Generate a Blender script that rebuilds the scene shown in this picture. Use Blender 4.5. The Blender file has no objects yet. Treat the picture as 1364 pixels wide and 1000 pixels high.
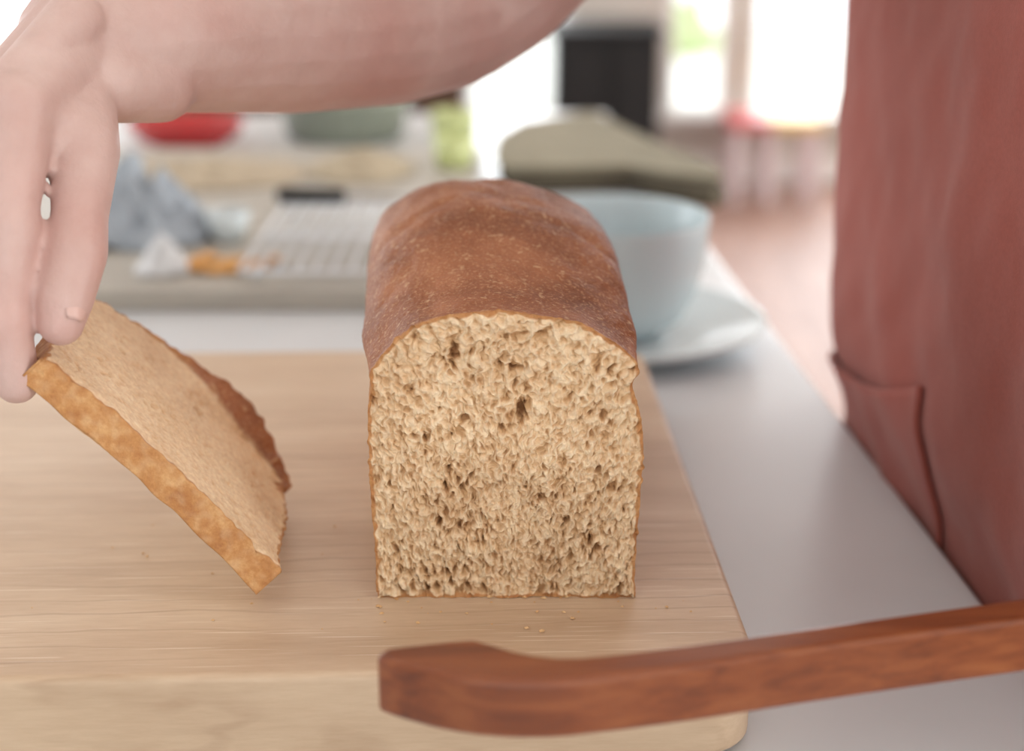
import bpy, math, random, bmesh
from mathutils import Vector, Matrix, noise, Euler
random.seed(4)
S=bpy.context.scene
S.view_settings.view_transform='Standard'
S.view_settings.exposure=0.0
def lin(c):
    return tuple(((x/255)/12.92 if x/255<=0.04045 else ((x/255+0.055)/1.055)**2.4) for x in c)+(1.0,)
# ---------------- materials ----------------
class NT:
    def __init__(s,name):
        s.m=bpy.data.materials.new(name); s.m.use_nodes=True
        s.n=s.m.node_tree.nodes; s.l=s.m.node_tree.links
        s.b=s.n['Principled BSDF']
        s.tc=s.n.new('ShaderNodeTexCoord')
    def mapping(s,scale=(1,1,1),rot=(0,0,0),out='Object'):
        k=s.n.new('ShaderNodeMapping'); k.inputs['Scale'].default_value=scale; k.inputs['Rotation'].default_value=rot
        s.l.new(s.tc.outputs[out],k.inputs['Vector']); return k.outputs[0]
    def noise(s,vec,scale,detail=4,rough=.5,dist=0):
        k=s.n.new('ShaderNodeTexNoise'); k.inputs['Scale'].default_value=scale; k.inputs['Detail'].default_value=detail
        k.inputs['Roughness'].default_value=rough; k.inputs['Distortion'].default_value=dist
        s.l.new(vec,k.inputs['Vector']); return k.outputs['Fac']
    def ramp(s,fac,stops):
        k=s.n.new('ShaderNodeValToRGB'); e=k.color_ramp.elements
        while len(e)<len(stops): e.new(.5)
        for i,(p,c) in enumerate(stops):
            e[i].position=p; e[i].color=c if len(c)==4 else tuple(c)+(1,)
        s.l.new(fac,k.inputs[0]); return k.outputs[0]
    def mul(s,a,f):
        k=s.n.new('ShaderNodeMath'); k.operation='MULTIPLY'; s.l.new(a,k.inputs[0])
        if isinstance(f,bpy.types.NodeSocket): s.l.new(f,k.inputs[1])
        else: k.inputs[1].default_value=f
        return k.outputs[0]
    def mix(s,fac,a,b,mode='MIX'):
        k=s.n.new('ShaderNodeMix'); k.data_type='RGBA'; k.blend_type=mode
        for sock,v in ((k.inputs[0],fac),(k.inputs[6],a),(k.inputs[7],b)):
            if isinstance(v,bpy.types.NodeSocket): s.l.new(v,sock)
            else: sock.default_value=v
        return k.outputs[2]
    def bump(s,h,strength,dist=.001,prev=None):
        k=s.n.new('ShaderNodeBump'); k.inputs['Strength'].default_value=strength; k.inputs['Distance'].default_value=dist
        s.l.new(h,k.inputs['Height'])
        if prev: s.l.new(prev,k.inputs['Normal'])
        return k.outputs[0]
    def attr(s,name):
        k=s.n.new('ShaderNodeAttribute'); k.attribute_name=name; return k.outputs['Fac']
    def setc(s,v): s.l.new(v,s.b.inputs['Base Color'])
    def setn(s,v): s.l.new(v,s.b.inputs['Normal'])
def pmat(name,c1,c2=None,scale=8,rough=.5,bump=0,bscale=60,bdist=.001,sss=0,metal=0,stretch=(1,1,1),sheen=0,spec=None,trans=0):
    t=NT(name); v=t.mapping(stretch)
    c2=c2 or tuple(min(255,x*1.08) for x in c1)
    t.setc(t.ramp(t.noise(v,scale,5),[(.3,lin(c1)),(.7,lin(c2))]))
    t.b.inputs['Roughness'].default_value=rough; t.b.inputs['Metallic'].default_value=metal
    if spec is not None: t.b.inputs['Specular IOR Level'].default_value=spec
    if bump: t.setn(t.bump(t.noise(v,bscale,6),bump,bdist))
    return t.m
# ---------------- mesh helpers ----------------
def link(o,parent=None):
    S.collection.objects.link(o)
    if parent: o.parent=parent
    return o
def empty(name):
    o=bpy.data.objects.new(name,None); o.empty_display_size=.05; return link(o)
def mobj(name,vs,fs,mat=None,smooth=True,parent=None):
    me=bpy.data.meshes.new(name); me.from_pydata([tuple(v) for v in vs],[],fs); me.update()
    if mat: me.materials.append(mat)
    for p in me.polygons: p.use_smooth=smooth
    return link(bpy.data.objects.new(name,me),parent)
def box(name,lo,hi,mat,parent=None,bev=0,seg=3,rotz=0,pivot=None):
    x0,y0,z0=lo;x1,y1,z1=hi
    vs=[Vector(p) for p in [(x0,y0,z0),(x1,y0,z0),(x1,y1,z0),(x0,y1,z0),(x0,y0,z1),(x1,y0,z1),(x1,y1,z1),(x0,y1,z1)]]
    if rotz:
        pv=Vector(pivot); R=Matrix.Rotation(rotz,3,'Z'); vs=[R@(v-pv)+pv for v in vs]
    o=mobj(name,vs,[(0,3,2,1),(4,5,6,7),(0,1,5,4),(1,2,6,5),(2,3,7,6),(3,0,4,7)],mat,False,parent)
    if bev:
        b=o.modifiers.new('b','BEVEL'); b.width=bev; b.segments=seg
        for p in o.data.polygons: p.use_smooth=True
        o.modifiers.new('w','WEIGHTED_NORMAL')
    return o
def lathe(name,prof,loc,mat,parent=None,n=96,wob=None):
    vs=[];fs=[]
    for r,z in prof:
        for i in range(n):
            a=2*math.pi*i/n
            vs.append((loc[0]+r*math.cos(a),loc[1]+r*math.sin(a),loc[2]+z))
    m=len(prof)
    for j in range(m-1):
        for i in range(n):
            fs.append((j*n+i,j*n+(i+1)%n,(j+1)*n+(i+1)%n,(j+1)*n+i))
    fs.append(tuple(range(n-1,-1,-1))); fs.append(tuple((m-1)*n+i for i in range(n)))
    return mobj(name,vs,fs,mat,True,parent)
def prism(name,pts,z0,z1,mat,parent=None,bev=0,seg=4):
    n=len(pts)
    vs=[(x,y,z0) for x,y in pts]+[(x,y,z1) for x,y in pts]
    fs=[tuple(range(n-1,-1,-1)),tuple(range(n,2*n))]+[(i,(i+1)%n,n+(i+1)%n,n+i) for i in range(n)]
    o=mobj(name,vs,fs,mat,True,parent)
    bm=bmesh.new(); bm.from_mesh(o.data); bmesh.ops.recalc_face_normals(bm,faces=bm.faces); bm.to_mesh(o.data); bm.free()
    if bev:
        b=o.modifiers.new('b','BEVEL'); b.width=bev; b.segments=seg; b.limit_method='ANGLE'; b.angle_limit=.7
        o.modifiers.new('w','WEIGHTED_NORMAL')
    return o
def catmull(pts,n,closed=True):
    P=[Vector(p) for p in pts]; m=len(P); out=[]
    segs=m if closed else m-1
    dense=[]
    for i in range(segs):
        if closed: a,b,c,d=P[(i-1)%m],P[i],P[(i+1)%m],P[(i+2)%m]
        else: a,b,c,d=P[max(i-1,0)],P[i],P[min(i+1,m-1)],P[min(i+2,m-1)]
        for k in range(24):
            t=k/24
            dense.append(.5*((2*b)+(c-a)*t+(2*a-5*b+4*c-d)*t*t+(3*b-a-3*c+d)*t**3))
    if closed: dense.append(dense[0])
    else: dense.append(P[-1])
    L=[0]
    for i in range(1,len(dense)): L.append(L[-1]+(dense[i]-dense[i-1]).length)
    j=0
    cnt=n if closed else n-1
    for i in range(n):
        s=L[-1]*i/cnt
        while j<len(L)-2 and L[j+1]<s: j+=1
        f=(s-L[j])/max(1e-9,L[j+1]-L[j]); out.append(dense[j].lerp(dense[j+1],min(1,f)))
    return out
def capsules(name,segs,mat,parent=None,voxel=.002,smooth=6,scaleflat=None):
    """one continuous surface grown round a tapered skeleton"""
    vs=[];fs=[]
    def sph(c,r):
        b=len(vs);n=16;m=9
        vs.append(c+Vector((0,0,-r)))
        for j in range(1,m):
            t=-math.pi/2+math.pi*j/m
            for i in range(n):
                a=2*math.pi*i/n
                vs.append(c+Vector((math.cos(a)*math.cos(t),math.sin(a)*math.cos(t),math.sin(t)))*r)
        vs.append(c+Vector((0,0,r)))
        for i in range(n): fs.append((b,b+1+(i+1)%n,b+1+i))
        for j in range(m-2):
            for i in range(n):
                fs.append((b+1+j*n+i,b+1+j*n+(i+1)%n,b+1+(j+1)*n+(i+1)%n,b+1+(j+1)*n+i))
        e=b+1+(m-1)*n
        for i in range(n): fs.append((e,e-n+i,e-n+(i+1)%n))
    for p0,r0,p1,r1 in segs:
        p0=Vector(p0);p1=Vector(p1); d=(p1-p0); L=d.length
        sph(p0,r0); sph(p1,r1)
        if L<1e-5: continue
        q=d.to_track_quat('Z','Y'); b=len(vs);n=20
        for k,(p,r) in enumerate(((p0,r0),(p1,r1))):
            for i in range(n):
                a=2*math.pi*i/n; vs.append(p+q@Vector((math.cos(a)*r,math.sin(a)*r,0)))
        for i in range(n): fs.append((b+i,b+(i+1)%n,b+n+(i+1)%n,b+n+i))
        fs.append(tuple(b+i for i in range(n-1,-1,-1))); fs.append(tuple(b+n+i for i in range(n)))
    o=mobj(name,vs,fs,mat,True,parent)
    r=o.modifiers.new('r','REMESH'); r.mode='VOXEL'; r.voxel_size=voxel; r.use_smooth_shade=True
    s=o.modifiers.new('s','SMOOTH'); s.factor=.5; s.iterations=smooth
    return o
def chain(pts):
    return [(pts[i][0],pts[i][1],pts[i+1][0],pts[i+1][1]) for i in range(len(pts)-1)]
def sm(a,b,x):
    t=max(0,min(1,(x-a)/(b-a))); return t*t*(3-2*t)
# =============== MATERIALS ===============
def bread_mat():
    t=NT('bread'); v=t.mapping()
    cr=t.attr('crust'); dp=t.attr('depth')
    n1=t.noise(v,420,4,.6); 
    crumb=t.ramp(dp,[(0,lin((254,238,212))),(.3,lin((244,218,184))),(.6,lin((214,178,136))),(1,lin((144,102,66)))])  # pore shade painted into the colour: browner and darker with pit depth
    crumb=t.mix(.4,crumb,t.ramp(n1,[(.32,lin((204,178,144))),(.66,lin((255,248,234)))]),'MULTIPLY')
    tint=t.noise(v,30,4)
    crumb=t.mix(.5,crumb,t.ramp(tint,[(.35,lin((226,206,180))),(.65,lin((255,250,240)))]),'MULTIPLY')
    big=t.noise(v,22,5,.6)
    top=t.ramp(big,[(.3,lin((124,75,50))),(.5,lin((156,99,67))),(.72,lin((184,126,90)))])
    sp=t.noise(v,700,3,.6)
    spots=t.mul(t.ramp(sp,[(.52,(0,0,0)),(.70,(1,1,1))]),.6)
    top=t.mix(spots,top,lin((208,166,126)))
    sp2=t.noise(v,300,2,.5)
    top=t.mix(t.mul(t.ramp(sp2,[(.62,(0,0,0)),(.70,(1,1,1))]),.5),top,lin((218,186,146)))
    bott=t.ramp(t.noise(v,110,6,.7),[(.3,lin((170,110,60))),(.5,lin((196,140,84))),(.7,lin((220,174,120)))])
    cz=t.attr('pale')
    crust=t.mix(cz,top,bott)
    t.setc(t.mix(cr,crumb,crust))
    r=t.n.new('ShaderNodeMapRange'); r.inputs[3].default_value=.95; r.inputs[4].default_value=.58
    t.l.new(cr,r.inputs[0]); t.l.new(r.outputs[0],t.b.inputs['Roughness'])
    t.b.inputs['Specular IOR Level'].default_value=.42
    t.b.inputs['Subsurface Weight'].default_value=.04; t.b.inputs['Subsurface Radius'].default_value=(1,.6,.3); t.b.inputs['Subsurface Scale'].default_value=.0012
    b=t.bump(t.noise(v,600,5,.65),.8,.0007); b=t.bump(t.noise(v,150,5,.65),.45,.0012,b)
    t.setn(b); return t.m
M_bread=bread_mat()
def board_mat():
    t=NT('maple_board')
    def wave(sc,stretch,dist,edge):
        w=t.n.new('ShaderNodeTexWave'); w.wave_type='BANDS'; w.bands_direction='Y'
        w.inputs['Scale'].default_value=sc; w.inputs['Distortion'].default_value=dist; w.inputs['Detail'].default_value=3; w.inputs['Detail Scale'].default_value=1.1
        t.l.new(t.mapping(stretch),w.inputs['Vector'])
        return t.ramp(w.outputs['Fac'],[(.0,(1,1,1)),(edge*.5,(.4,.4,.4)),(edge,(0,0,0))])
    lines=wave(26,(.3,1,1),5.5,.05)
    base=t.ramp(t.noise(t.mapping((2.2,12,12)),2.2,6,.6),[(.3,lin((192,166,138))),(.52,lin((206,182,154))),(.75,lin((219,198,172)))])
    gate=t.ramp(t.noise(t.mapping((4,9,9)),1.6,3),[(.40,(.06,.06,.06)),(.60,(.38,.38,.38))])
    m=t.mul(lines,gate)
    c=t.mix(m,base,lin((142,106,78)))
    st=t.noise(t.mapping((30,260,260)),2,5,.7)
    c=t.mix(.22,c,t.ramp(st,[(.35,lin((218,205,190))),(.6,(1,1,1))]),'MULTIPLY')
    # knife scratches only on the upward face
    g=t.n.new('ShaderNodeNewGeometry'); sp=t.n.new('ShaderNodeSeparateXYZ'); t.l.new(g.outputs['Normal'],sp.inputs[0])
    up=t.ramp(sp.outputs[2],[(.9,(0,0,0)),(.98,(1,1,1))])
    for rot in (.9,-.6,.35):
        sc=t.noise(t.mapping((14,700,1),(0,0,rot)),1.0,1)
        s2=t.mul(t.mul(t.ramp(sc,[(.69,(0,0,0)),(.73,(1,1,1))]),.5),up)
        c=t.mix(s2,c,lin((236,224,206)))
    t.setc(c); t.b.inputs['Roughness'].default_value=.46
    t.setn(t.bump(st,.12,.0005)); return t.m
M_board=board_mat()
def wood_mat(name,a,b,c,stretch,scale=6,rough=.38):
    t=NT(name); v=t.mapping(stretch)
    t.setc(t.ramp(t.noise(v,scale,6,.6,.6),[(.3,lin(a)),(.5,lin(b)),(.72,lin(c))]))
    t.b.inputs['Roughness'].default_value=rough
    t.setn(t.bump(t.noise(v,scale*4,4),.1,.0005)); return t.m
M_bow=wood_mat('cherry_wood',(98,50,28),(124,66,36),(144,84,48),(3,60,60),3,.3)
M_counter=pmat('quartz_counter',(202,207,210),(214,218,221),5,.28,.03,200)
def linen(name,a,b):
    t=NT(name); v=t.mapping((1,1,1))
    c=t.ramp(t.noise(t.mapping((6,6,5)),1.6,3,.5),[(.3,lin(a)),(.7,lin(b))])
    fine=t.noise(t.mapping((500,500,500)),1,3)
    c=t.mix(.4,c,t.ramp(fine,[(.3,lin((214,214,214))),(.7,(1,1,1))]),'MULTIPLY')
    t.setc(c); t.b.inputs['Roughness'].default_value=.92; t.b.inputs['Sheen Weight'].default_value=.12
    bb=t.bump(t.noise(v,1400,2),.4,.0004); bb=t.bump(t.noise(t.mapping((16,16,16)),1,3),.4,.006,bb)
    t.setn(bb); return t.m
M_apron=linen('rust_linen',(146,73,61),(158,82,70))
def skin_mat():
    t=NT('skin'); v=t.mapping()
    c=t.ramp(t.noise(v,26,5,.6),[(.3,lin((196,162,153))),(.7,lin((213,187,179)))])
    red=t.noise(v,14,2)
    c=t.mix(t.mul(t.ramp(red,[(.5,(0,0,0)),(.75,(1,1,1))]),.4),c,lin((200,144,134)))
    t.setc(c); t.b.inputs['Roughness'].default_value=.48
    t.b.inputs['Subsurface Weight'].default_value=.06; t.b.inputs['Subsurface Radius'].default_value=(1,.35,.2); t.b.inputs['Subsurface Scale'].default_value=.004
    b=t.bump(t.noise(v,500,3),.25,.0006); b=t.bump(t.noise(v,70,4),.4,.003,b); t.setn(b); return t.m
M_skin=skin_mat()
M_nail=pmat('nail',(208,172,162),(216,182,172),20,.35)
M_white=pmat('white_glaze',(206,218,222),(216,226,228),6,.22)
M_wall=pmat('wall_paint',(200,192,184),(208,200,192),2,.8)
M_trim=pmat('trim_paint',(236,234,232),None,3,.5)
M_floor=wood_mat('floor_wood',(144,108,92),(166,128,112),(184,148,130),(8,1,1),3,.5)
M_ceil=pmat('ceiling_paint',(236,234,230),None,2,.9)
M_black=pmat('black_paint',(8,8,10),(14,14,16),6,.7)
M_darkwood=wood_mat('walnut',(50,34,22),(70,48,32),(90,64,44),(6,6,1),6,.5)
M_shirt=pmat('shirt_cloth',(210,208,206),(225,222,220),12,.9,.2,40,.004)
M_jeans=pmat('denim',(54,66,92),(70,84,112),40,.9,.2,200,.001)
M_hair=pmat('hair',(70,44,28),(96,64,42),60,.5,.5,200,.002,stretch=(1,1,.1))
M_steel=pmat('steel',(120,120,124),(150,150,154),20,.3,metal=1)
# =============== ROOM ===============
FZ=-.9
box('floor',(-3.4,-2.6,FZ-.1),(3.4,6.2,FZ),M_floor)
box('ceiling',(-3.4,-2.6,1.75),(3.4,6.2,1.85),M_ceil)
wb=empty('wall_back')
wins=[(-2.75,-1.72),(-.2,.24),(.64,.9),(.98,1.9)]
xs=[-3.4]+[v for w in wins for v in w]+[3.4]
for i in range(0,len(xs),2):
    box('pier_%d'%i,(xs[i],6.0,FZ),(xs[i+1],6.15,1.75),M_wall,wb)
for i,(a,b) in enumerate(wins):
    box('apron_%d'%i,(a,6.0,FZ),(b,6.15,-.6),M_wall,wb); box('head_%d'%i,(a,6.0,1.25),(b,6.15,1.75),M_wall,wb)
    w=empty('window_%d'%(i+1))
    box('sill',(a-.04,5.93,-.63),(b+.04,6.0,-.6),M_trim,w,.004)
    for nm,lo,hi in (('jamb_l',(a,6.0,-.6),(a+.035,6.06,1.25)),('jamb_r',(b-.035,6.0,-.6),(b,6.06,1.25)),('rail_t',(a,6.0,1.2),(b,6.06,1.25)),('rail_m',(a,6.02,.28),(b,6.05,.32))):
        box(nm,lo,hi,M_trim,w,.003)
wl=empty('wall_left')
box('lower',(-3.4,-2.6,FZ),(-3.25,6.0,-.3),M_wall,wl); box('upper',(-3.4,-2.6,1.35),(-3.25,6.0,1.75),M_wall,wl)
for i,(a,b) in enumerate([(-2.6,-1),(1.0,1.4),(3.4,6.0)]): box('pier_%d'%i,(-3.4,a,-.3),(-3.25,b,1.35),M_wall,wl)
wr=empty('wall_right')
box('lower',(3.25,-2.6,FZ),(3.4,6.0,-.3),M_wall,wr); box('upper',(3.25,-2.6,1.35),(3.4,6.0,1.75),M_wall,wr)
for i,(a,b) in enumerate([(-2.6,-1.6),(.9,1.3),(3.6,6.0)]): box('pier_%d'%i,(3.25,a,-.3),(3.4,b,1.35),M_wall,wr)
wf=empty('added_wall_front')  # unseen wall with opening, added to cut light from behind the camera
box('lower',(-3.25,-2.6,FZ),(3.25,-2.45,-.3),M_wall,wf); box('upper',(-3.25,-2.6,1.45),(3.25,-2.45,1.75),M_wall,wf)
for i,(a,b) in enumerate([(-3.25,-1.8),(1.8,3.25)]): box('pier_%d'%i,(a,-2.6,-.3),(b,-2.45,1.45),M_wall,wf)
box('baseboard_back',(-3.24,5.98,FZ),(3.24,5.999,FZ+.12),M_trim)
def blob(name,c,r,mat,amp,fr,parent=None,sub=5):
    bm=bmesh.new(); bmesh.ops.create_icosphere(bm,subdivisions=sub,radius=1)
    for v in bm.verts:
        d=v.co.normalized(); n=noise.fractal(d*fr+Vector(c)*3,1,2,4)
        v.co=Vector((c[0]+d.x*r[0]*(1+amp*n),c[1]+d.y*r[1]*(1+amp*n),c[2]+d.z*r[2]*(1+amp*n)))
    me=bpy.data.meshes.new(name); bm.to_mesh(me); bm.free(); me.materials.append(mat)
    for p in me.polygons:p.use_smooth=True
    return link(bpy.data.objects.new(name,me),parent)
M_leaf=pmat('hedge_leaves',(170,186,130),(214,226,180),10,.8,.6,20,.05)
blob('garden_hedge',(1.25,11.8,-1.1),(.4,.5,.5),M_leaf,.35,3)
blob('garden_hedge.001',(-5.6,11.5,-1.0),(1.3,.7,.7),M_leaf,.35,3)
box('whitened_ground',(-9,6.2,FZ-.25),(9,14,FZ-.1),pmat('daylight_white',(236,236,228),(246,246,240),6,.9))  # ground colour whitened to stand in for bright daylight outdoors
# =============== TABLE (rotated 3.2 deg) ===============
RZ=math.radians(3.24); PV=(.2218,.599,0)
tab=empty('kitchen_counter_table')
box('top',(.2218-1.15,-.12,-.04),(.2218,2.10,0),M_counter,tab,.003,2,RZ,PV)
M_cab=pmat('table_paint',(225,222,216),None,4,.5)
box('apron_rail',(.2218-1.05,-.05,-.13),(.2218-.1,2.00,-.04),M_cab,tab,.003,2,RZ,PV)
for i,(x,y) in enumerate([(-1.02,-.02),(-.16,-.02),(-1.02,1.90),(-.16,1.90)]):
    box('leg_%d'%(i+1),(.2218+x,y,FZ),(.2218+x+.07,y+.07,-.04),M_cab,tab,.006,2,RZ,PV)
# =============== MAIN BOARD ===============
def rot_pts(pts,ang,pv):
    c,s=math.cos(ang),math.sin(ang); return [((x-pv[0])*c-(y-pv[1])*s+pv[0],(x-pv[0])*s+(y-pv[1])*c+pv[1]) for x,y in pts]
def rrect(x0,y0,x1,y1,r,n=8):
    o=[]
    for cx,cy,a in ((x1-r,y0+r,-90),(x1-r,y1-r,0),(x0+r,y1-r,90),(x0+r,y0+r,180)):
        for i in range(n+1):
            t=math.radians(a+90*i/n); o.append((cx+r*math.cos(t),cy+r*math.sin(t)))
    return o
pb=rrect(0,0,.56,.390,.020)
ob=prism('cutting_board',[(x-.56,y) for x,y in pb],0,.0395,M_board,None,.0035,4)
ob.location=(.0945,.4720,.0005); ob.rotation_euler=(0,0,math.radians(1.8))
# =============== LOAF ===============
PROF=[(-.0555,.0402),(-.0545,.040),(-.03,.0401),(0,.0402),(.03,.0401),(.050,.040),(.0512,.041),(.0510,.06),(.0518,.085),(.0527,.106),(.0512,.120),(.0472,.1325),(.0492,.138),(.0487,.1437),(.0435,.149),(.0374,.1529),(.025,.159),(.0052,.1634),(-.018,.1636),(-.0349,.159),(-.0444,.1529),(-.0524,.1437),(-.0558,.138),(-.0552,.132),(-.0573,.12),(-.0576,.1),(-.0570,.08),(-.0562,.06)]
def crumb_h(x,z,seed=0):
    """0 = standing wall / torn tip, 1 = bottom of a pore"""
    p=Vector((x,z,seed))
    w=noise.noise_vector(p*200)*.0014+noise.noise_vector(p*520)*.0007
    sx=max(-1,min(1,(x+.003)/.055)); sk=.30*sx
    q=Vector((((x+w.x)-(z-.1)*sk)*1.28,(z+w.y)*.72,seed))
    a=min(1,noise.voronoi(q*430)[0][0]*1.6)
    pore=1-sm(.1,.75,a)
    b=noise.voronoi(q*205+Vector((7,3,1)))[0][0]
    m2=sm(-.18,.32,noise.noise(p*85+Vector((3,9,2))))
    pore2=(1-sm(.1,.62,b))*m2
    dens=.8+.5*noise.noise(p*45+Vector((2,2,8)))
    tn=noise.noise(q*240+Vector((1,5,2)))
    t2=noise.noise(q*560+Vector((4,1,7)))
    t3=noise.noise(q*1250)
    rid=1-abs(noise.noise(q*330+Vector((9,2,4))))*2
    h=.38+(.28*pore+.36*tn)*dens+.55*pore2+.36*t2+.16*t3-.20*rid*rid
    return h
HOLES=[(.0035,.122,.0018,.0052),(-.034,.112,.0014,.0018),(.022,.075,.0012,.0022),(.012,.085,.0015,.0015)]
def bread(name,L,nr,nc,ys,deform,mat,back_crumb,parent=None,disp=.0046,seed=0,dark_lip=False):
    base=catmull([(x,z,0) for x,z in PROF],nr)
    cx,cz=-.003,.098
    vs=[];fs=[];cr=[];dp=[];pal=[]
    def pale(x,z): return 1-sm(.128,.142,z+.004*noise.noise(Vector((x*60,z*60,seed))))
    for j,y in enumerate(ys):
        for i,b in enumerate(base):
            x,z=b.x,b.y
            X,Y,Z=deform(x,y,z)
            d=Vector((x-cx,0,z-cz)).normalized()
            n=.0009*noise.fractal(Vector((X,Y,Z))*45+Vector((seed,0,0)),1,2,3)+.00028*noise.noise(Vector((X,Y,Z))*520)
            wr=1-abs(noise.noise(Vector((X*38+Y*20,Y*26-X*12,seed))))*3
            n-=.0008*max(0,wr)*sm(.135,.150,z)
            if j==0: n+=.0014*noise.noise(Vector((X,Z,3+seed))*300)
            if j==0: Y+=.0014*noise.noise(Vector((X,Z,9+seed))*260)
            bott=1 if z>.043 else 0
            cc=1.0
            if dark_lip: cc=1-.30*sm(-.2,.6,noise.noise(Vector((X*300,Y*300,Z*300))))*pale(x,z)
            vs.append(Vector((X,Y,Z))+d*n*bott); cr.append(cc); dp.append(.3); pal.append(max(pale(x,z),0 if dark_lip else .75*(1-sm(0,.0025,y-ys[0]))))
    m=len(ys)
    for j in range(m-1):
        for i in range(nr):
            fs.append((j*nr+i,j*nr+(i+1)%nr,(j+1)*nr+(i+1)%nr,(j+1)*nr+i))
    def cap(j,sgn,crumby,sd):
        prev=j*nr; c0=vs[prev:prev+nr]
        yj=ys[j]
        cen=Vector((sum(v.x for v in c0)/nr,yj,sum(v.z for v in c0)/nr))
        for k in range(1,nc+1):
            r=1-k/(nc+.3); st=len(vs)
            for i in range(nr):
                p=cen.lerp(c0[i],r); p.y=yj+(c0[i].y-yj)*r**7
                edge=(1-r)*(c0[i]-cen).length
                if crumby:
                    h=crumb_h(p.x,p.z,sd)
                    hole=0
                    for hx,hz,rx,rz in HOLES:
                        e=((p.x-hx+.0012*noise.noise(p*500))/rx)**2+((p.z-hz+.0014*noise.noise(p*400+Vector((5,5,5))))/rz)**2
                        if e<4: hole=max(hole,1-sm(.3,1.8,e))
                    e=sm(0,.003,edge)
                    dd=(h-.35)*disp*(.35+.65*e)+hole*.004+.0018*noise.noise(p*35)*e
                    y=p.y+dd if sgn<0 else p.y-dd
                    off=noise.noise_vector(p*500)*.0005*e
                    vs.append(Vector((p.x+off.x,y,p.z+off.z)))
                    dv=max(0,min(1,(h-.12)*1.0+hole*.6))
                    if dark_lip: dv*=.45  # slice crumb coloured lighter to make up for weak light from above
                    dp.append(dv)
                    th=.0013+.0014*noise.noise(p*180); pl=.8
                    if dark_lip and sgn<0:
                        g=math.exp(-((p.x-.022)/.030)**2)*sm(.12,.14,p.z); th+=.014*g; pl=.8*(1-sm(.2,.5,g))
                    cr.append(1-sm(th*.7,th*1.3,edge)); pal.append(pl)
                else:
                    vs.append(Vector((p.x,yj+ .004*(1-r*r) ,p.z))); dp.append(0); cr.append(1); pal.append(pale(p.x,p.z))
            for i in range(nr):
                q=(prev+i,prev+(i+1)%nr,st+(i+1)%nr,st+i)
                fs.append(q if sgn>0 else q[::-1])
            prev=st
        q=tuple(prev+i for i in range(nr)); fs.append(q if sgn>0 else q[::-1])
    cap(0,-1,True,seed)
    cap(m-1,1,back_crumb,seed+5)
    o=mobj(name,vs,fs,mat,True,parent)
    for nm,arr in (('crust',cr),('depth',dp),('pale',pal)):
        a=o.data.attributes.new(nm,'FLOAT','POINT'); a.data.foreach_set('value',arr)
    bm=bmesh.new(); bm.from_mesh(o.data); bmesh.ops.recalc_face_normals(bm,faces=bm.faces); bm.to_mesh(o.data); bm.free()
    return o
LL=.205
def loaf_def(x,y,z):
    top=sm(.128,.150,z)
    k=sm(0,.05,y)
    X=x-.055*y
    cx=-.003-.055*y
    lip=math.exp(-((z-.143)/.013)**2)
    X+=(1 if x>-.003 else -1)*lip*k*(.0045 if x>0 else .006)*(1+.25*noise.noise(Vector((y*25,x*3,0))))
    Z=z+top*(.0195*sm(0,.12,y)-.001*k)
    yy=y-(.115+.9*(x+.03))+.006*noise.noise(Vector((x*60,1,1)))
    cre=math.exp(-(yy/.006)**2)*sm(.14,.155,z)*(1-sm(-.03,.0,x))
    Z-=.0010*cre
    e=max(0,(y-(LL-.05))/.05)
    s=math.sqrt(max(0,1-(e*.93)**2.6)) if e>0 else 1
    tt=sm(.06,.15,z)
    X=cx+(X-cx)*(1-(1-s)*(.15+.45*tt)); Z=.04+(Z-.04)*(1-(1-s)*.33*tt) 
    return X,.527+y,Z
_ys=[0,.0007,.0015,.0025]+[.0035+(LL-.0035)*i/150 for i in range(151)]
ys=[.527+y for y in _ys]
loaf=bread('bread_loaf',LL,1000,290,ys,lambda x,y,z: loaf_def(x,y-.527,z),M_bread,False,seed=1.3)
# =============== SLICE ===============
TH=.0135
def sl_def(x,y,z):
    f=math.exp(-((x-.02)/.03)**2)*sm(.13,.16,z)
    lip=math.exp(-((z-.143)/.012)**2)*.004
    X=x+(1 if x>0 else -1)*lip
    Y=y-.009*f*(1-y/TH*.4)
    if z<.0405: Y+=.0012*noise.noise(Vector((x*90,y*40,3)))
    return X,Y,z
sys_=[0,.0008,.0018]+[.0018+(TH-.0018)*i/16 for i in range(1,17)]
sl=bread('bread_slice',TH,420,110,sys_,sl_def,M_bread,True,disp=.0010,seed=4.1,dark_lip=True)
Lx=Vector((-.66,-.06,.745)).normalized(); W=Vector((-.09,.97,-.065)); W=(W-Lx*W.dot(Lx)).normalized(); N=W.cross(Lx).normalized()
if N.x<0: N=-N
O=Vector((-.1335,.512,.107)); sc=1.17
cols=[-Lx*sc,-N*1.0,W*.95]
Mx=Matrix(((cols[0].x,cols[1].x,cols[2].x,0),(cols[0].y,cols[1].y,cols[2].y,0),(cols[0].z,cols[1].z,cols[2].z,0),(0,0,0,1)))
for v in sl.data.vertices:
    v.co.y+=.0030*((v.co.x+.003)/.055)**2*1.0
sl.data.transform(Matrix.Translation(O)@Mx@Matrix.Translation(Vector((.003,0,-.04))))
if Mx.determinant()<0: sl.data.flip_normals()
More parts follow.
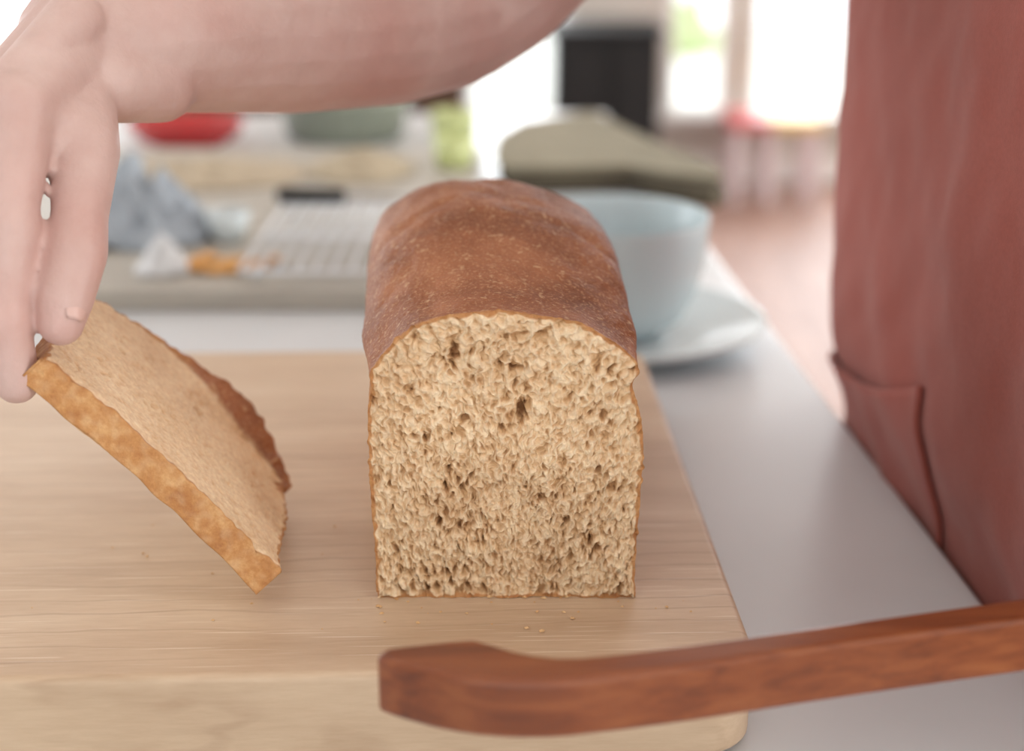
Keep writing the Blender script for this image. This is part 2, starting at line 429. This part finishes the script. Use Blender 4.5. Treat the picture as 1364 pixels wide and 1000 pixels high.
# =============== CRUMBS ===============
vs=[];fs=[]
def addcrumb(x,y,z,r):
    b=len(vs); n=6
    ph=random.random()*6
    vs.append((x,y,z+r*.9))
    for i in range(n):
        a=ph+i*math.pi*2/n; q=r*random.uniform(.6,1.3); vs.append((x+q*math.cos(a),y+q*math.sin(a),z+r*random.uniform(.1,.5)))
    vs.append((x,y,z-.0001))
    for i in range(n):
        fs.append((b,b+1+i,b+1+(i+1)%n)); fs.append((b+n+1,b+1+(i+1)%n,b+1+i))
for i in range(40):
    x=random.gauss(-.01,.04); y=.528-abs(random.gauss(0,.012))
    if -.09<x<.075: addcrumb(x,y,.0401,random.uniform(.0003,.0012))
for i in range(14): addcrumb(random.uniform(-.2,-.06),random.uniform(.485,.6),.0401,random.uniform(.0003,.0009))
mobj('bread_crumbs',vs,fs,pmat('crumb',(200,150,95),(230,200,155),300,.9),False)
# =============== BOW KNIFE ===============
bk=empty('bow_bread_knife')
inner=[(-.0445,.4045),(-.0425,.4095),(-.030,.4125),(-.015,.4155),(-.0095,.4145),(.000,.4085),(.010,.4050),(.024,.4045),(.06,.4125),(.11,.4260),(.178,.4440),(.25,.463),(.33,.484),(.335,.470),(.25,.4465),(.178,.4290),(.11,.4120),(.06,.3985),(.03,.3915),(.012,.3885),(-.006,.3890),(-.022,.3930),(-.036,.3995)]
cp=catmull([(x,y,0) for x,y in inner],110)
bar=prism('frame',[(p.x,p.y) for p in cp],.063,.0845,M_bow,bk,.0025,4)
mobj('blade',[(-.012,.401,.0595),(.32,.477,.0595),(.32,.477,.066),(-.012,.401,.066),(-.012,.4016,.0595),(.32,.4776,.0595),(.32,.4776,.066),(-.012,.4016,.066)],[(0,1,2,3),(4,7,6,5),(3,2,6,7),(0,4,5,1),(0,3,7,4),(1,5,6,2)],M_steel,False,bk)
# =============== PERSON ===============
per=empty('person')
vs=[];fs=[]
n=260;m=150
def apron_pt(u,z,off=0):
    a=.135+off; b=.232+off; e=7.0
    c,s=math.cos(u),math.sin(u)
    r=(abs(c/a)**e+abs(s/b)**e)**(-1/e)
    x=r*c; y=r*s
    fold=.0055*noise.noise(Vector((y*11+z*1.5,z*2.2,1.0)))+.0034*noise.noise(Vector((y*20-z*9,z*10,4.0)))+.0014*noise.noise(Vector((y*40+z*20,z*34,2)))
    hang=sm(-.05,-.5,z)
    x+=(-1 if x<0 else 1)*(fold*(1+3*hang))
    lean=-.019*sm(-.005,.07,z)-.004*sm(.05,.2,z)
    if z>.2: lean-=.02*(z-.2)
    xx=.358+lean; yy=.672
    cc,ss=math.cos(RZ),math.sin(RZ)
    return Vector((xx+x*cc-y*ss,yy+x*ss+y*cc,z))
u0,u1=math.radians(52),math.radians(308)
for j in range(m+1):
    z=-.45+.85*j/m
    for i in range(n+1):
        vs.append(apron_pt(u0+(u1-u0)*i/n,z))
for j in range(m):
    for i in range(n):
        a=j*(n+1)+i; fs.append((a,a+1,a+n+2,a+n+1))
ap=mobj('apron',vs,fs,M_apron,True,per); so=ap.modifiers.new('s','SOLIDIFY'); so.thickness=.002; so.offset=-1
def find_u(Y):
    best=None
    for k in range(400):
        u=math.radians(100)+math.radians(160)*k/399
        p=apron_pt(u,.05)
        if best is None or abs(p.y-Y)<best[0]: best=(abs(p.y-Y),u)
    return best[1]
ua,ub=find_u(.905),find_u(.665)
vs=[];fs=[]; n2,m2=60,40
for j in range(m2+1):
    for i in range(n2+1):
        f=i/n2; g=j/m2
        u=ua+(ub-ua)*f; zt=.024+.060*f-.006*math.sin(f*math.pi); z=-.16+(zt+.16)*g
        puff=.0022+.003*math.sin(math.pi*f)*g**3+.0035*(1-sm(0,.12,f))*g
        vs.append(apron_pt(u,z)+Vector((-puff,0,0)))
for j in range(m2):
    for i in range(n2):
        a=j*(n2+1)+i; fs.append((a,a+1,a+n2+2,a+n2+1))
pk=mobj('apron_pocket',vs,fs,M_apron,True,per); so=pk.modifiers.new('s','SOLIDIFY'); so.thickness=.003; so.offset=0
SR=(.215,.87,.475); SLh=(.27,.47,.475)
body=chain([((.36,.66,.0),.115),((.36,.66,.15),.115),((.33,.67,.35),.11),((.29,.67,.46),.08)])
body+=chain([((.36,.60,.0),.115),((.34,.60,.3),.1)])+chain([((.36,.74,.0),.115),((.34,.74,.3),.1)])
body+=chain([(SR,.058),((.27,.77,.48),.07),((.29,.67,.48),.075),((.28,.57,.48),.07),(SLh,.058)])
body+=chain([(SR,.06),((.14,.835,.40),.058)])+chain([(SLh,.06),((.34,.44,.37),.056)])
capsules('shirt',body,M_shirt,per,.007,6)
legs=[]
for sy in (-1,1):
    legs+=chain([((.37,.67+sy*.07,-.02),.115),((.37,.67+sy*.10,-.12),.09),((.37,.67+sy*.10,-.45),.062),((.39,.67+sy*.10,-.82),.045)])
capsules('trousers',legs,M_jeans,per,.008,6)
for i,sy in enumerate((-1,1)):
    capsules('shoe_%d'%(i+1),chain([((.42,.67+sy*.10,-.865),.035),((.33,.67+sy*.11,-.87),.03),((.24,.67+sy*.115,-.873),.027)]),M_black,per,.005,4)
hd=chain([((.28,.67,.5),.052),((.25,.67,.6),.052)])+chain([((.225,.665,.70),.078),((.245,.665,.73),.082)])+chain([((.20,.663,.655),.05),((.185,.663,.635),.035)])
hd+=chain([((.155,.663,.715),.012),((.138,.662,.685),.014)])+chain([((.158,.664,.65),.014),((.158,.655,.65),.014)])
hd+=[((.24,.745,.69),.014,(.245,.748,.67),.01),((.24,.585,.69),.014,(.245,.582,.67),.01)]
capsules('head',hd,M_skin,per,.004,4)
capsules('hair',chain([((.25,.665,.745),.088),((.285,.665,.72),.08),((.31,.665,.66),.06),((.33,.665,.60),.04)]),M_hair,per,.005,4)
for i,sy in enumerate((-1,1)):
    lathe('eye_%d'%(i+1),[(.0001,-.009),(.006,-.006),(.009,0),(.006,.006),(.0001,.009)],(.160,.663+sy*.03,.70),M_trim,per,24)
# right arm + hand (holds slice)
arm=chain([(SR,.05),((.165,.85,.42),.052),((.07,.81,.36),.051),((-.012,.772,.277),.047),((-.035,.757,.262),.045),((-.065,.725,.258),.045),((-.105,.68,.257),.041),((-.150,.63,.257),.033),((-.178,.602,.256),.027)])
wr_=(-.178,.602,.256)
MC={'i':(-.185,.540,.240),'m':(-.199,.560,.238),'r':(-.209,.580,.231),'p':(-.212,.598,.221)}
for kx,(mc,r) in {'i':(MC['i'],.0130),'m':(MC['m'],.0130),'r':(MC['r'],.0120),'p':(MC['p'],.0110)}.items():
    arm+=chain([(wr_,.022),(((wr_[0]+mc[0])/2,(wr_[1]+mc[1])/2,(wr_[2]+mc[2])/2+.001),.0165),(mc,r)])
arm+=[(MC['i'],.0115,MC['m'],.0115),(MC['m'],.0115,MC['r'],.011),(MC['r'],.011,MC['p'],.010)]
# index: proximal / middle / distal, curled behind the lower face of the slice
arm+=chain([(MC['i'],.0128),((-.1865,.521,.206),.0104),((-.1870,.519,.199),.0114),((-.1905,.512,.172),.0094),((-.1910,.511,.166),.0100),((-.1895,.513,.140),.0088)])
arm+=chain([(MC['m'],.0126),((-.1960,.543,.206),.0104),((-.1965,.542,.198),.0110),((-.2020,.538,.165),.0095),((-.2010,.536,.136),.0088)])
arm+=chain([(MC['r'],.0118),((-.2050,.566,.200),.0100),((-.2100,.563,.166),.0092),((-.2110,.560,.140),.0084)])
arm+=chain([(MC['p'],.0108),((-.216,.590,.190),.0088),((-.220,.588,.168),.0080),((-.218,.585,.150),.0074)])
# thumb: metacarpal, proximal, distal
arm+=chain([(wr_,.022),((-.177,.578,.238),.0170),((-.1665,.553,.222),.0136),((-.1652,.5335,.200),.0108),((-.1656,.526,.188),.0120),((-.1690,.517,.171),.0106),((-.1705,.514,.163),.0088)])
arm+=[((-.171,.560,.230),.013,(-.184,.545,.236),.012),((-.169,.556,.224),.011,(-.185,.540,.228),.010)]
for mc in MC.values(): arm.append((mc,.0135 if mc[1]<.59 else .0115,(mc[0]-.003,mc[1]-.002,mc[2]+.003),.0115))
arm+=[((-.174,.582,.268),.012,(-.190,.548,.250),.008),((-.184,.588,.267),.010,(-.202,.562,.247),.007)]
arm+=[((-.166,.590,.243),.017,(-.150,.610,.240),.017)]
capsules('right_arm',arm,M_skin,per,.0016,4)
def nail(name,c,nrm,up,w,l):
    c=Vector(c);nrm=Vector(nrm).normalized();up=Vector(up);up=(up-nrm*up.dot(nrm)).normalized();sd=up.cross(nrm)
    vs=[];fs=[]
    for j in range(9):
        for i in range(9):
            a=(i/4-1);b=(j/4-1); rr=math.sqrt(max(0,1-abs(b)**4*.6))
            vs.append(c+sd*a*w*rr+up*b*l-nrm*(a*a*w*.35+b*b*.0006))
    for j in range(8):
        for i in range(8): q=j*9+i; fs.append((q,q+1,q+10,q+9))
    o=mobj(name,vs,fs,M_nail,True,per); s=o.modifiers.new('s','SOLIDIFY'); s.thickness=.0006
nail('thumb_nail',(-.1615,.5108,.1715),(.80,-.52,.30),(-.25,-.35,-.8),.0048,.0062)
# left arm + hand (holds knife)
la=chain([(SLh,.05),((.34,.42,.36),.048),((.42,.38,.22),.043),((.415,.385,.19),.041),((.37,.42,.14),.034),((.33,.455,.118),.026)])
w2=(.33,.455,.118)
for q,(x,y) in enumerate([(.262,.452),(.275,.466),(.288,.480),(.300,.492)]):
    a=Vector((x,y-.012,.108)); r=.0118-.0006*q
    la+=chain([(w2,.02),(tuple(a),r+.001),((x-.008,y-.018,.092),r-.001),((x-.004,y-.020,.066),r-.002),((x+.006,y-.006,.052),r-.003)])
la+=chain([(w2,.02),((.30,.478,.105),.014),((.272,.487,.09),.011),((.25,.482,.078),.009)])
capsules('left_arm',la,M_skin,per,.0022,6)
# =============== TABLE OBJECTS ===============
bp=empty('bowl_on_plate')
PX,PY=.083,1.005
lathe('plate',[(.0001,.004),(.05,.004),(.06,.006),(.098,.017),(.1015,.0185),(.1035,.018),(.1,.013),(.062,.001),(.055,0),(.0001,0)][::-1],(PX,PY,.0005),M_white,bp)
bowlm=pmat('bowl_glaze',(186,206,212),(200,216,220),6,.25)
lathe('bowl',[(.0001,0),(.034,0),(.036,.004),(.050,.012),(.060,.030),(.066,.055),(.068,.086),(.0675,.088),(.0655,.086),(.063,.055),(.056,.030),(.046,.016),(.0001,.010)],(PX-.008,PY+.005,.0055),bowlm,bp)
M_past=wood_mat('pastry_board_wood',(160,156,148),(176,172,162),(188,184,174),(3,18,18),3,.5)
pbd=prism('pastry_board',rot_pts(rrect(-.78,1.075,-.035,1.70,.012),0,PV),.0005,.018,M_past,None,.002,2)
M_chrome=pmat('chrome_wire',(206,210,214),(220,224,228),20,.3,metal=.2)
rk=empty('cooling_rack')
V=[];F=[]
def aw(a,b,r=.0012):
    a=Vector(a);b=Vector(b);q=(b-a).to_track_quat('Z','Y');o=len(V)
    for p in (a,b):
        for i in range(8):
            t=i*math.pi/4; V.append(p+q@Vector((r*math.cos(t),r*math.sin(t),0)))
    for i in range(8): F.append((o+i,o+(i+1)%8,o+8+(i+1)%8,o+8+i))
    F.append(tuple(o+i for i in range(7,-1,-1))); F.append(tuple(o+i for i in range(8,16)))
rx0,rx1,ry0,ry1,rz=-.215,-.04,1.09,1.33,.030
for i in range(13):
    x=rx0+(rx1-rx0)*i/12; aw((x,ry0,rz),(x,ry1,rz),.0020)
for y in (ry0,ry1,(ry0+ry1)/2): aw((rx0,y,rz-.002),(rx1,y,rz-.002),.002)
for x in (rx0+.01,rx1-.01):
    for y in (ry0+.01,ry1-.01): aw((x,y,.018),(x,y,rz),.002)
mobj('wires',V,F,M_chrome,True,rk)
def cloth(name,c,rx,ry,h,mat,z0,seed=0,n=110,sharp=1.5):
    vs=[];fs=[]
    for j in range(n+1):
        for i in range(n+1):
            u=i/n*2-1;v=j/n*2-1; d=math.sqrt(u*u+v*v)
            p=Vector((u*2.2,v*2.2,seed))
            w=noise.noise_vector(p*1.3)*.25
            rid=1-abs(noise.noise(Vector((u*3+w.x,v*3+w.y,seed+5))))*2
            fl=max(0,1-d)**.8
            z=z0+.0012+h*max(0,fl*.6+fl*.45*rid+.10*noise.fractal(p*2.5,1,2,3)*fl**.5)
            vs.append((c[0]+rx*(u+w.x*.4),c[1]+ry*(v+w.y*.4),z))
    for j in range(n):
        for i in range(n):
            u=(i+.5)/n*2-1;v=(j+.5)/n*2-1
            if math.sqrt(u*u+v*v)<1+.12*noise.noise(Vector((u*2,v*2,seed))):
                a=j*(n+1)+i; fs.append((a,a+1,a+n+2,a+n+1))
    o=mobj(name,vs,fs,mat,True); s=o.modifiers.new('s','SOLIDIFY'); s.thickness=.0012; s.offset=1; return o
cloth('crumpled_dish_cloth',(-.335,1.25),.074,.06,.076,pmat('bluegrey_cloth',(140,150,160),(168,177,185),14,.9,.2,100),.018,2)
cloth('crumpled_parchment',(-.285,1.13),.022,.024,.03,pmat('parchment',(200,204,206),(214,216,218),14,.7),.018,7,60)
lathe('pinch_bowl',[(.0001,0),(.010,0),(.012,.002),(.018,.014),(.0205,.026),(.0195,.027),(.017,.015),(.0001,.005)],(-.252,1.235,.0185),M_white)
op=empty('orange_peels')
M_or=pmat('orange_peel',(200,140,70),(218,166,94),60,.6,.3,300)
for i in range(14):
    x=-.262+.064*i/13+random.uniform(-.006,.006); y=1.145+random.uniform(-.022,.022)
    a=random.random()*3; r=.013
    pts=[];fc=[]
    for j in range(7):
        for k2 in range(13):
            s=(k2/12-.5)*2.2; t=(j/6-.5); px=math.sin(s)*r; pz=math.cos(s)*r*.5-.002; py=t*.014*(1.2-abs(s)*.5)
            pts.append((x+px*math.cos(a)-py*math.sin(a),y+px*math.sin(a)+py*math.cos(a),.0195+max(0,pz)))
    for j in range(6):
        for k2 in range(12): q=j*13+k2; fc.append((q,q+1,q+14,q+13))
    o=mobj('peel_%d'%i,pts,fc,M_or,True,op); s=o.modifiers.new('s','SOLIDIFY'); s.thickness=.0015
kn=empty('paring_knife')
prism('handle',rot_pts(rrect(-.235,1.385,-.165,1.402,.007),-.12,(-.2,1.39)),.0185,.032,M_black,kn,.004,3)
prism('blade',rot_pts([(-.165,1.388),(-.08,1.394),(-.09,1.402),(-.165,1.401)],-.12,(-.2,1.39)),.024,.0255,M_steel,kn)
M_red=pmat('red_enamel',(170,28,30),(192,40,40),4,.18)
lathe('red_bowl',[(.0001,0),(.035,0),(.04,.004),(.062,.014),(.074,.032),(.076,.034),(.073,.033),(.058,.016),(.0001,.008)],(-.41,1.80,.0005),M_red)
M_gg=pmat('green_glass',(122,128,116),(148,154,138),5,.15,spec=.6)
lathe('glass_baking_dish',[(.0001,0),(.07,0),(.078,.006),(.088,.05),(.094,.054),(.09,.056),(.084,.05),(.072,.008),(.0001,.006)],(-.22,1.88,.0005),M_gg)
M_lime=pmat('lime_ceramic',(184,196,130),(210,218,164),5,.25)
lathe('lime_ramekin',[(.0001,0),(.024,0),(.027,.003),(.03,.04),(.028,.042),(.026,.038),(.024,.006),(.0001,.005)],(-.075,1.83,.0005),M_lime)
lathe('lime_ramekin.001',[(.0001,0),(.018,0),(.021,.003),(.024,.034),(.022,.035),(.020,.032),(.018,.006),(.0001,.005)],(-.064,1.58,.0185),M_lime)
cloth('parchment_sheet',(-.34,1.53),.12,.09,.016,pmat('brown_parchment',(168,154,132),(188,176,154),10,.8),.018,12,80)
cloth('parchment_sheet.001',(-.165,1.55),.06,.07,.026,pmat('brown_parchment2',(164,152,130),(184,172,148),10,.8),.018,15,80)
lp=empty('linen_pouch'); M_ol=pmat('olive_linen',(134,130,112),(154,148,128),14,.9,.3,60,.004); M_ol_shade=pmat('shade_linen',(64,58,46),(80,74,58),14,.9,.3,60,.004)
prism('shade_layer',[(-.004,1.515),(-.016,1.60),(-.014,1.72),(.010,1.82),(.105,1.905),(.135,1.80),(.17,1.65),(.218,1.52),(.222,1.46),(.205,1.435),(.165,1.48),(.125,1.525),(.05,1.518)],.0008,.022,M_ol_shade,lp,.005,3)  # dark-coloured layer stands in for the shadow beneath the pouch
prism('top_layer',[(-.010,1.535),(-.020,1.60),(-.018,1.72),(.012,1.84),(.109,1.925),(.142,1.80),(.178,1.665),(.224,1.535),(.222,1.475),(.165,1.50),(.125,1.545),(.05,1.535)],.022,.028,M_ol,lp,.002,3)
# =============== FAR FURNITURE ===============
cb=empty('black_side_cabinet')
box('body',(.155,5.35,FZ+.08),(.55,5.75,-.22),M_black,cb,.01); box('top_panel',(.135,5.33,-.22),(.57,5.77,-.195),M_black,cb,.005)
box('door',(.175,5.33,FZ+.12),(.36,5.352,-.25),M_black,cb,.004); box('door_b',(.375,5.33,FZ+.12),(.53,5.352,-.25),M_black,cb,.004)
for i,(x,y) in enumerate([(.17,5.37),(.50,5.37),(.17,5.70),(.50,5.70)]): box('foot_%d'%i,(x,y,FZ),(x+.035,y+.035,FZ+.09),M_black,cb)
tb=empty('toy_bench')
box('seat',(.85,5.55,-.60),(1.02,5.85,-.56),pmat('red_paint',(190,80,80),None,4,.4),tb,.008); box('tray',(1.02,5.55,-.60),(1.22,5.85,-.56),pmat('yellow_paint',(220,180,90),None,4,.4),tb,.008)
M_pink=pmat('pale_pink_paint',(216,198,200),(226,210,212),4,.5)
for i,x in enumerate((.87,1.0,1.17)): 
    box('leg_f%d'%i,(x,5.57,FZ),(x+.04,5.61,-.6),M_pink,tb,.004); box('leg_b%d'%i,(x,5.79,FZ),(x+.04,5.83,-.6),M_pink,tb,.004)
def chair(nm,x,y,mat,face=1):
    c=empty(nm)
    box('seat',(x-.21,y-.2,-.47),(x+.21,y+.2,-.44),mat,c,.01)
    for i,(a,b) in enumerate([(-.2,-.19),(.165,-.19),(-.2,.155),(.165,.155)]):
        box('leg_%d'%i,(x+a,y+b,FZ),(x+a+.035,y+b+.035,-.46),mat,c,.004)
    yb=.155
    box('post_l',(x-.2,y+yb,-.46),(x-.165,y+yb+.03,-.03),mat,c,.006); box('post_r',(x+.165,y+yb,-.46),(x+.2,y+yb+.03,-.03),mat,c,.006)
    for k,z in enumerate((-.34,-.22,-.10)): box('slat_%d'%k,(x-.17,y+yb+.005,z),(x+.17,y+yb+.025,z+.08),mat,c,.005)
chair('dining_chair',-.29,2.50,M_darkwood)
chair('dining_chair.001',-.85,2.50,M_darkwood)
sf=empty('sofa'); M_sofa=pmat('sofa_fabric',(76,78,62),(94,96,78),10,.95,.3,40,.01)
box('base',(-1.75,4.9,FZ+.1),(-.35,5.7,-.48),M_sofa,sf,.04); box('back',(-1.75,5.55,-.5),(-.35,5.8,-.08),M_sofa,sf,.07)
box('arm_l',(-1.9,4.9,FZ+.1),(-1.74,5.8,-.3),M_sofa,sf,.05); box('arm_r',(-.36,4.9,FZ+.1),(-.24,5.8,-.3),M_sofa,sf,.05)
box('cushion_1',(-1.72,4.92,-.48),(-1.06,5.55,-.36),M_sofa,sf,.04); box('cushion_2',(-1.04,4.92,-.48),(-.38,5.55,-.36),M_sofa,sf,.04)
for i,(x,y) in enumerate([(-1.85,4.95),(-.33,4.95),(-1.85,5.7),(-.33,5.7)]): box('foot_%d'%i,(x,y,FZ),(x+.05,y+.05,FZ+.11),M_darkwood,sf)
# =============== LIGHT ===============
W_=bpy.data.worlds.new('world'); S.world=W_; W_.use_nodes=True
bg=W_.node_tree.nodes['Background']; bg.inputs[0].default_value=(.95,.98,1,1); bg.inputs[1].default_value=2.3
def area(name,loc,rot,sx,sy,e,col):
    l=bpy.data.lights.new(name,'AREA'); l.shape='RECTANGLE'; l.size=sx; l.size_y=sy; l.energy=e; l.color=col
    o=bpy.data.objects.new(name,l); o.location=loc; o.rotation_euler=rot; return link(o)
R=math.radians
area('window_light_right',(3.2,2.45,.5),(0,R(90),0),1.6,2.2,30,(1,.98,.95))
area('window_light_right.001',(3.2,-.3,.5),(0,R(90),0),1.6,2.2,72,(1,.975,.94))
area('window_light_left',(-3.2,2.4,.5),(0,R(-90),0),1.6,2.0,38,(.92,.96,1))
area('window_light_back',(-2.2,6.1,.35),(R(-90),0,0),1.0,1.7,32,(.92,.96,1))
area('window_light_back.001',(.02,6.1,.35),(R(-90),0,0),.4,1.7,16,(.92,.97,1))
area('window_light_back.002',(1.4,6.1,.35),(R(-90),0,0),.9,1.7,34,(.92,.96,1))
# =============== CAMERA ===============
cam=bpy.data.cameras.new('camera'); co=bpy.data.objects.new('camera',cam); link(co)
cam.lens=50; cam.sensor_width=36; cam.clip_start=.02
co.location=(0,0,.321); co.rotation_euler=(R(90-19.2),0,0)
cam.dof.use_dof=True; cam.dof.focus_distance=.565; cam.dof.aperture_fstop=4.0
S.camera=co
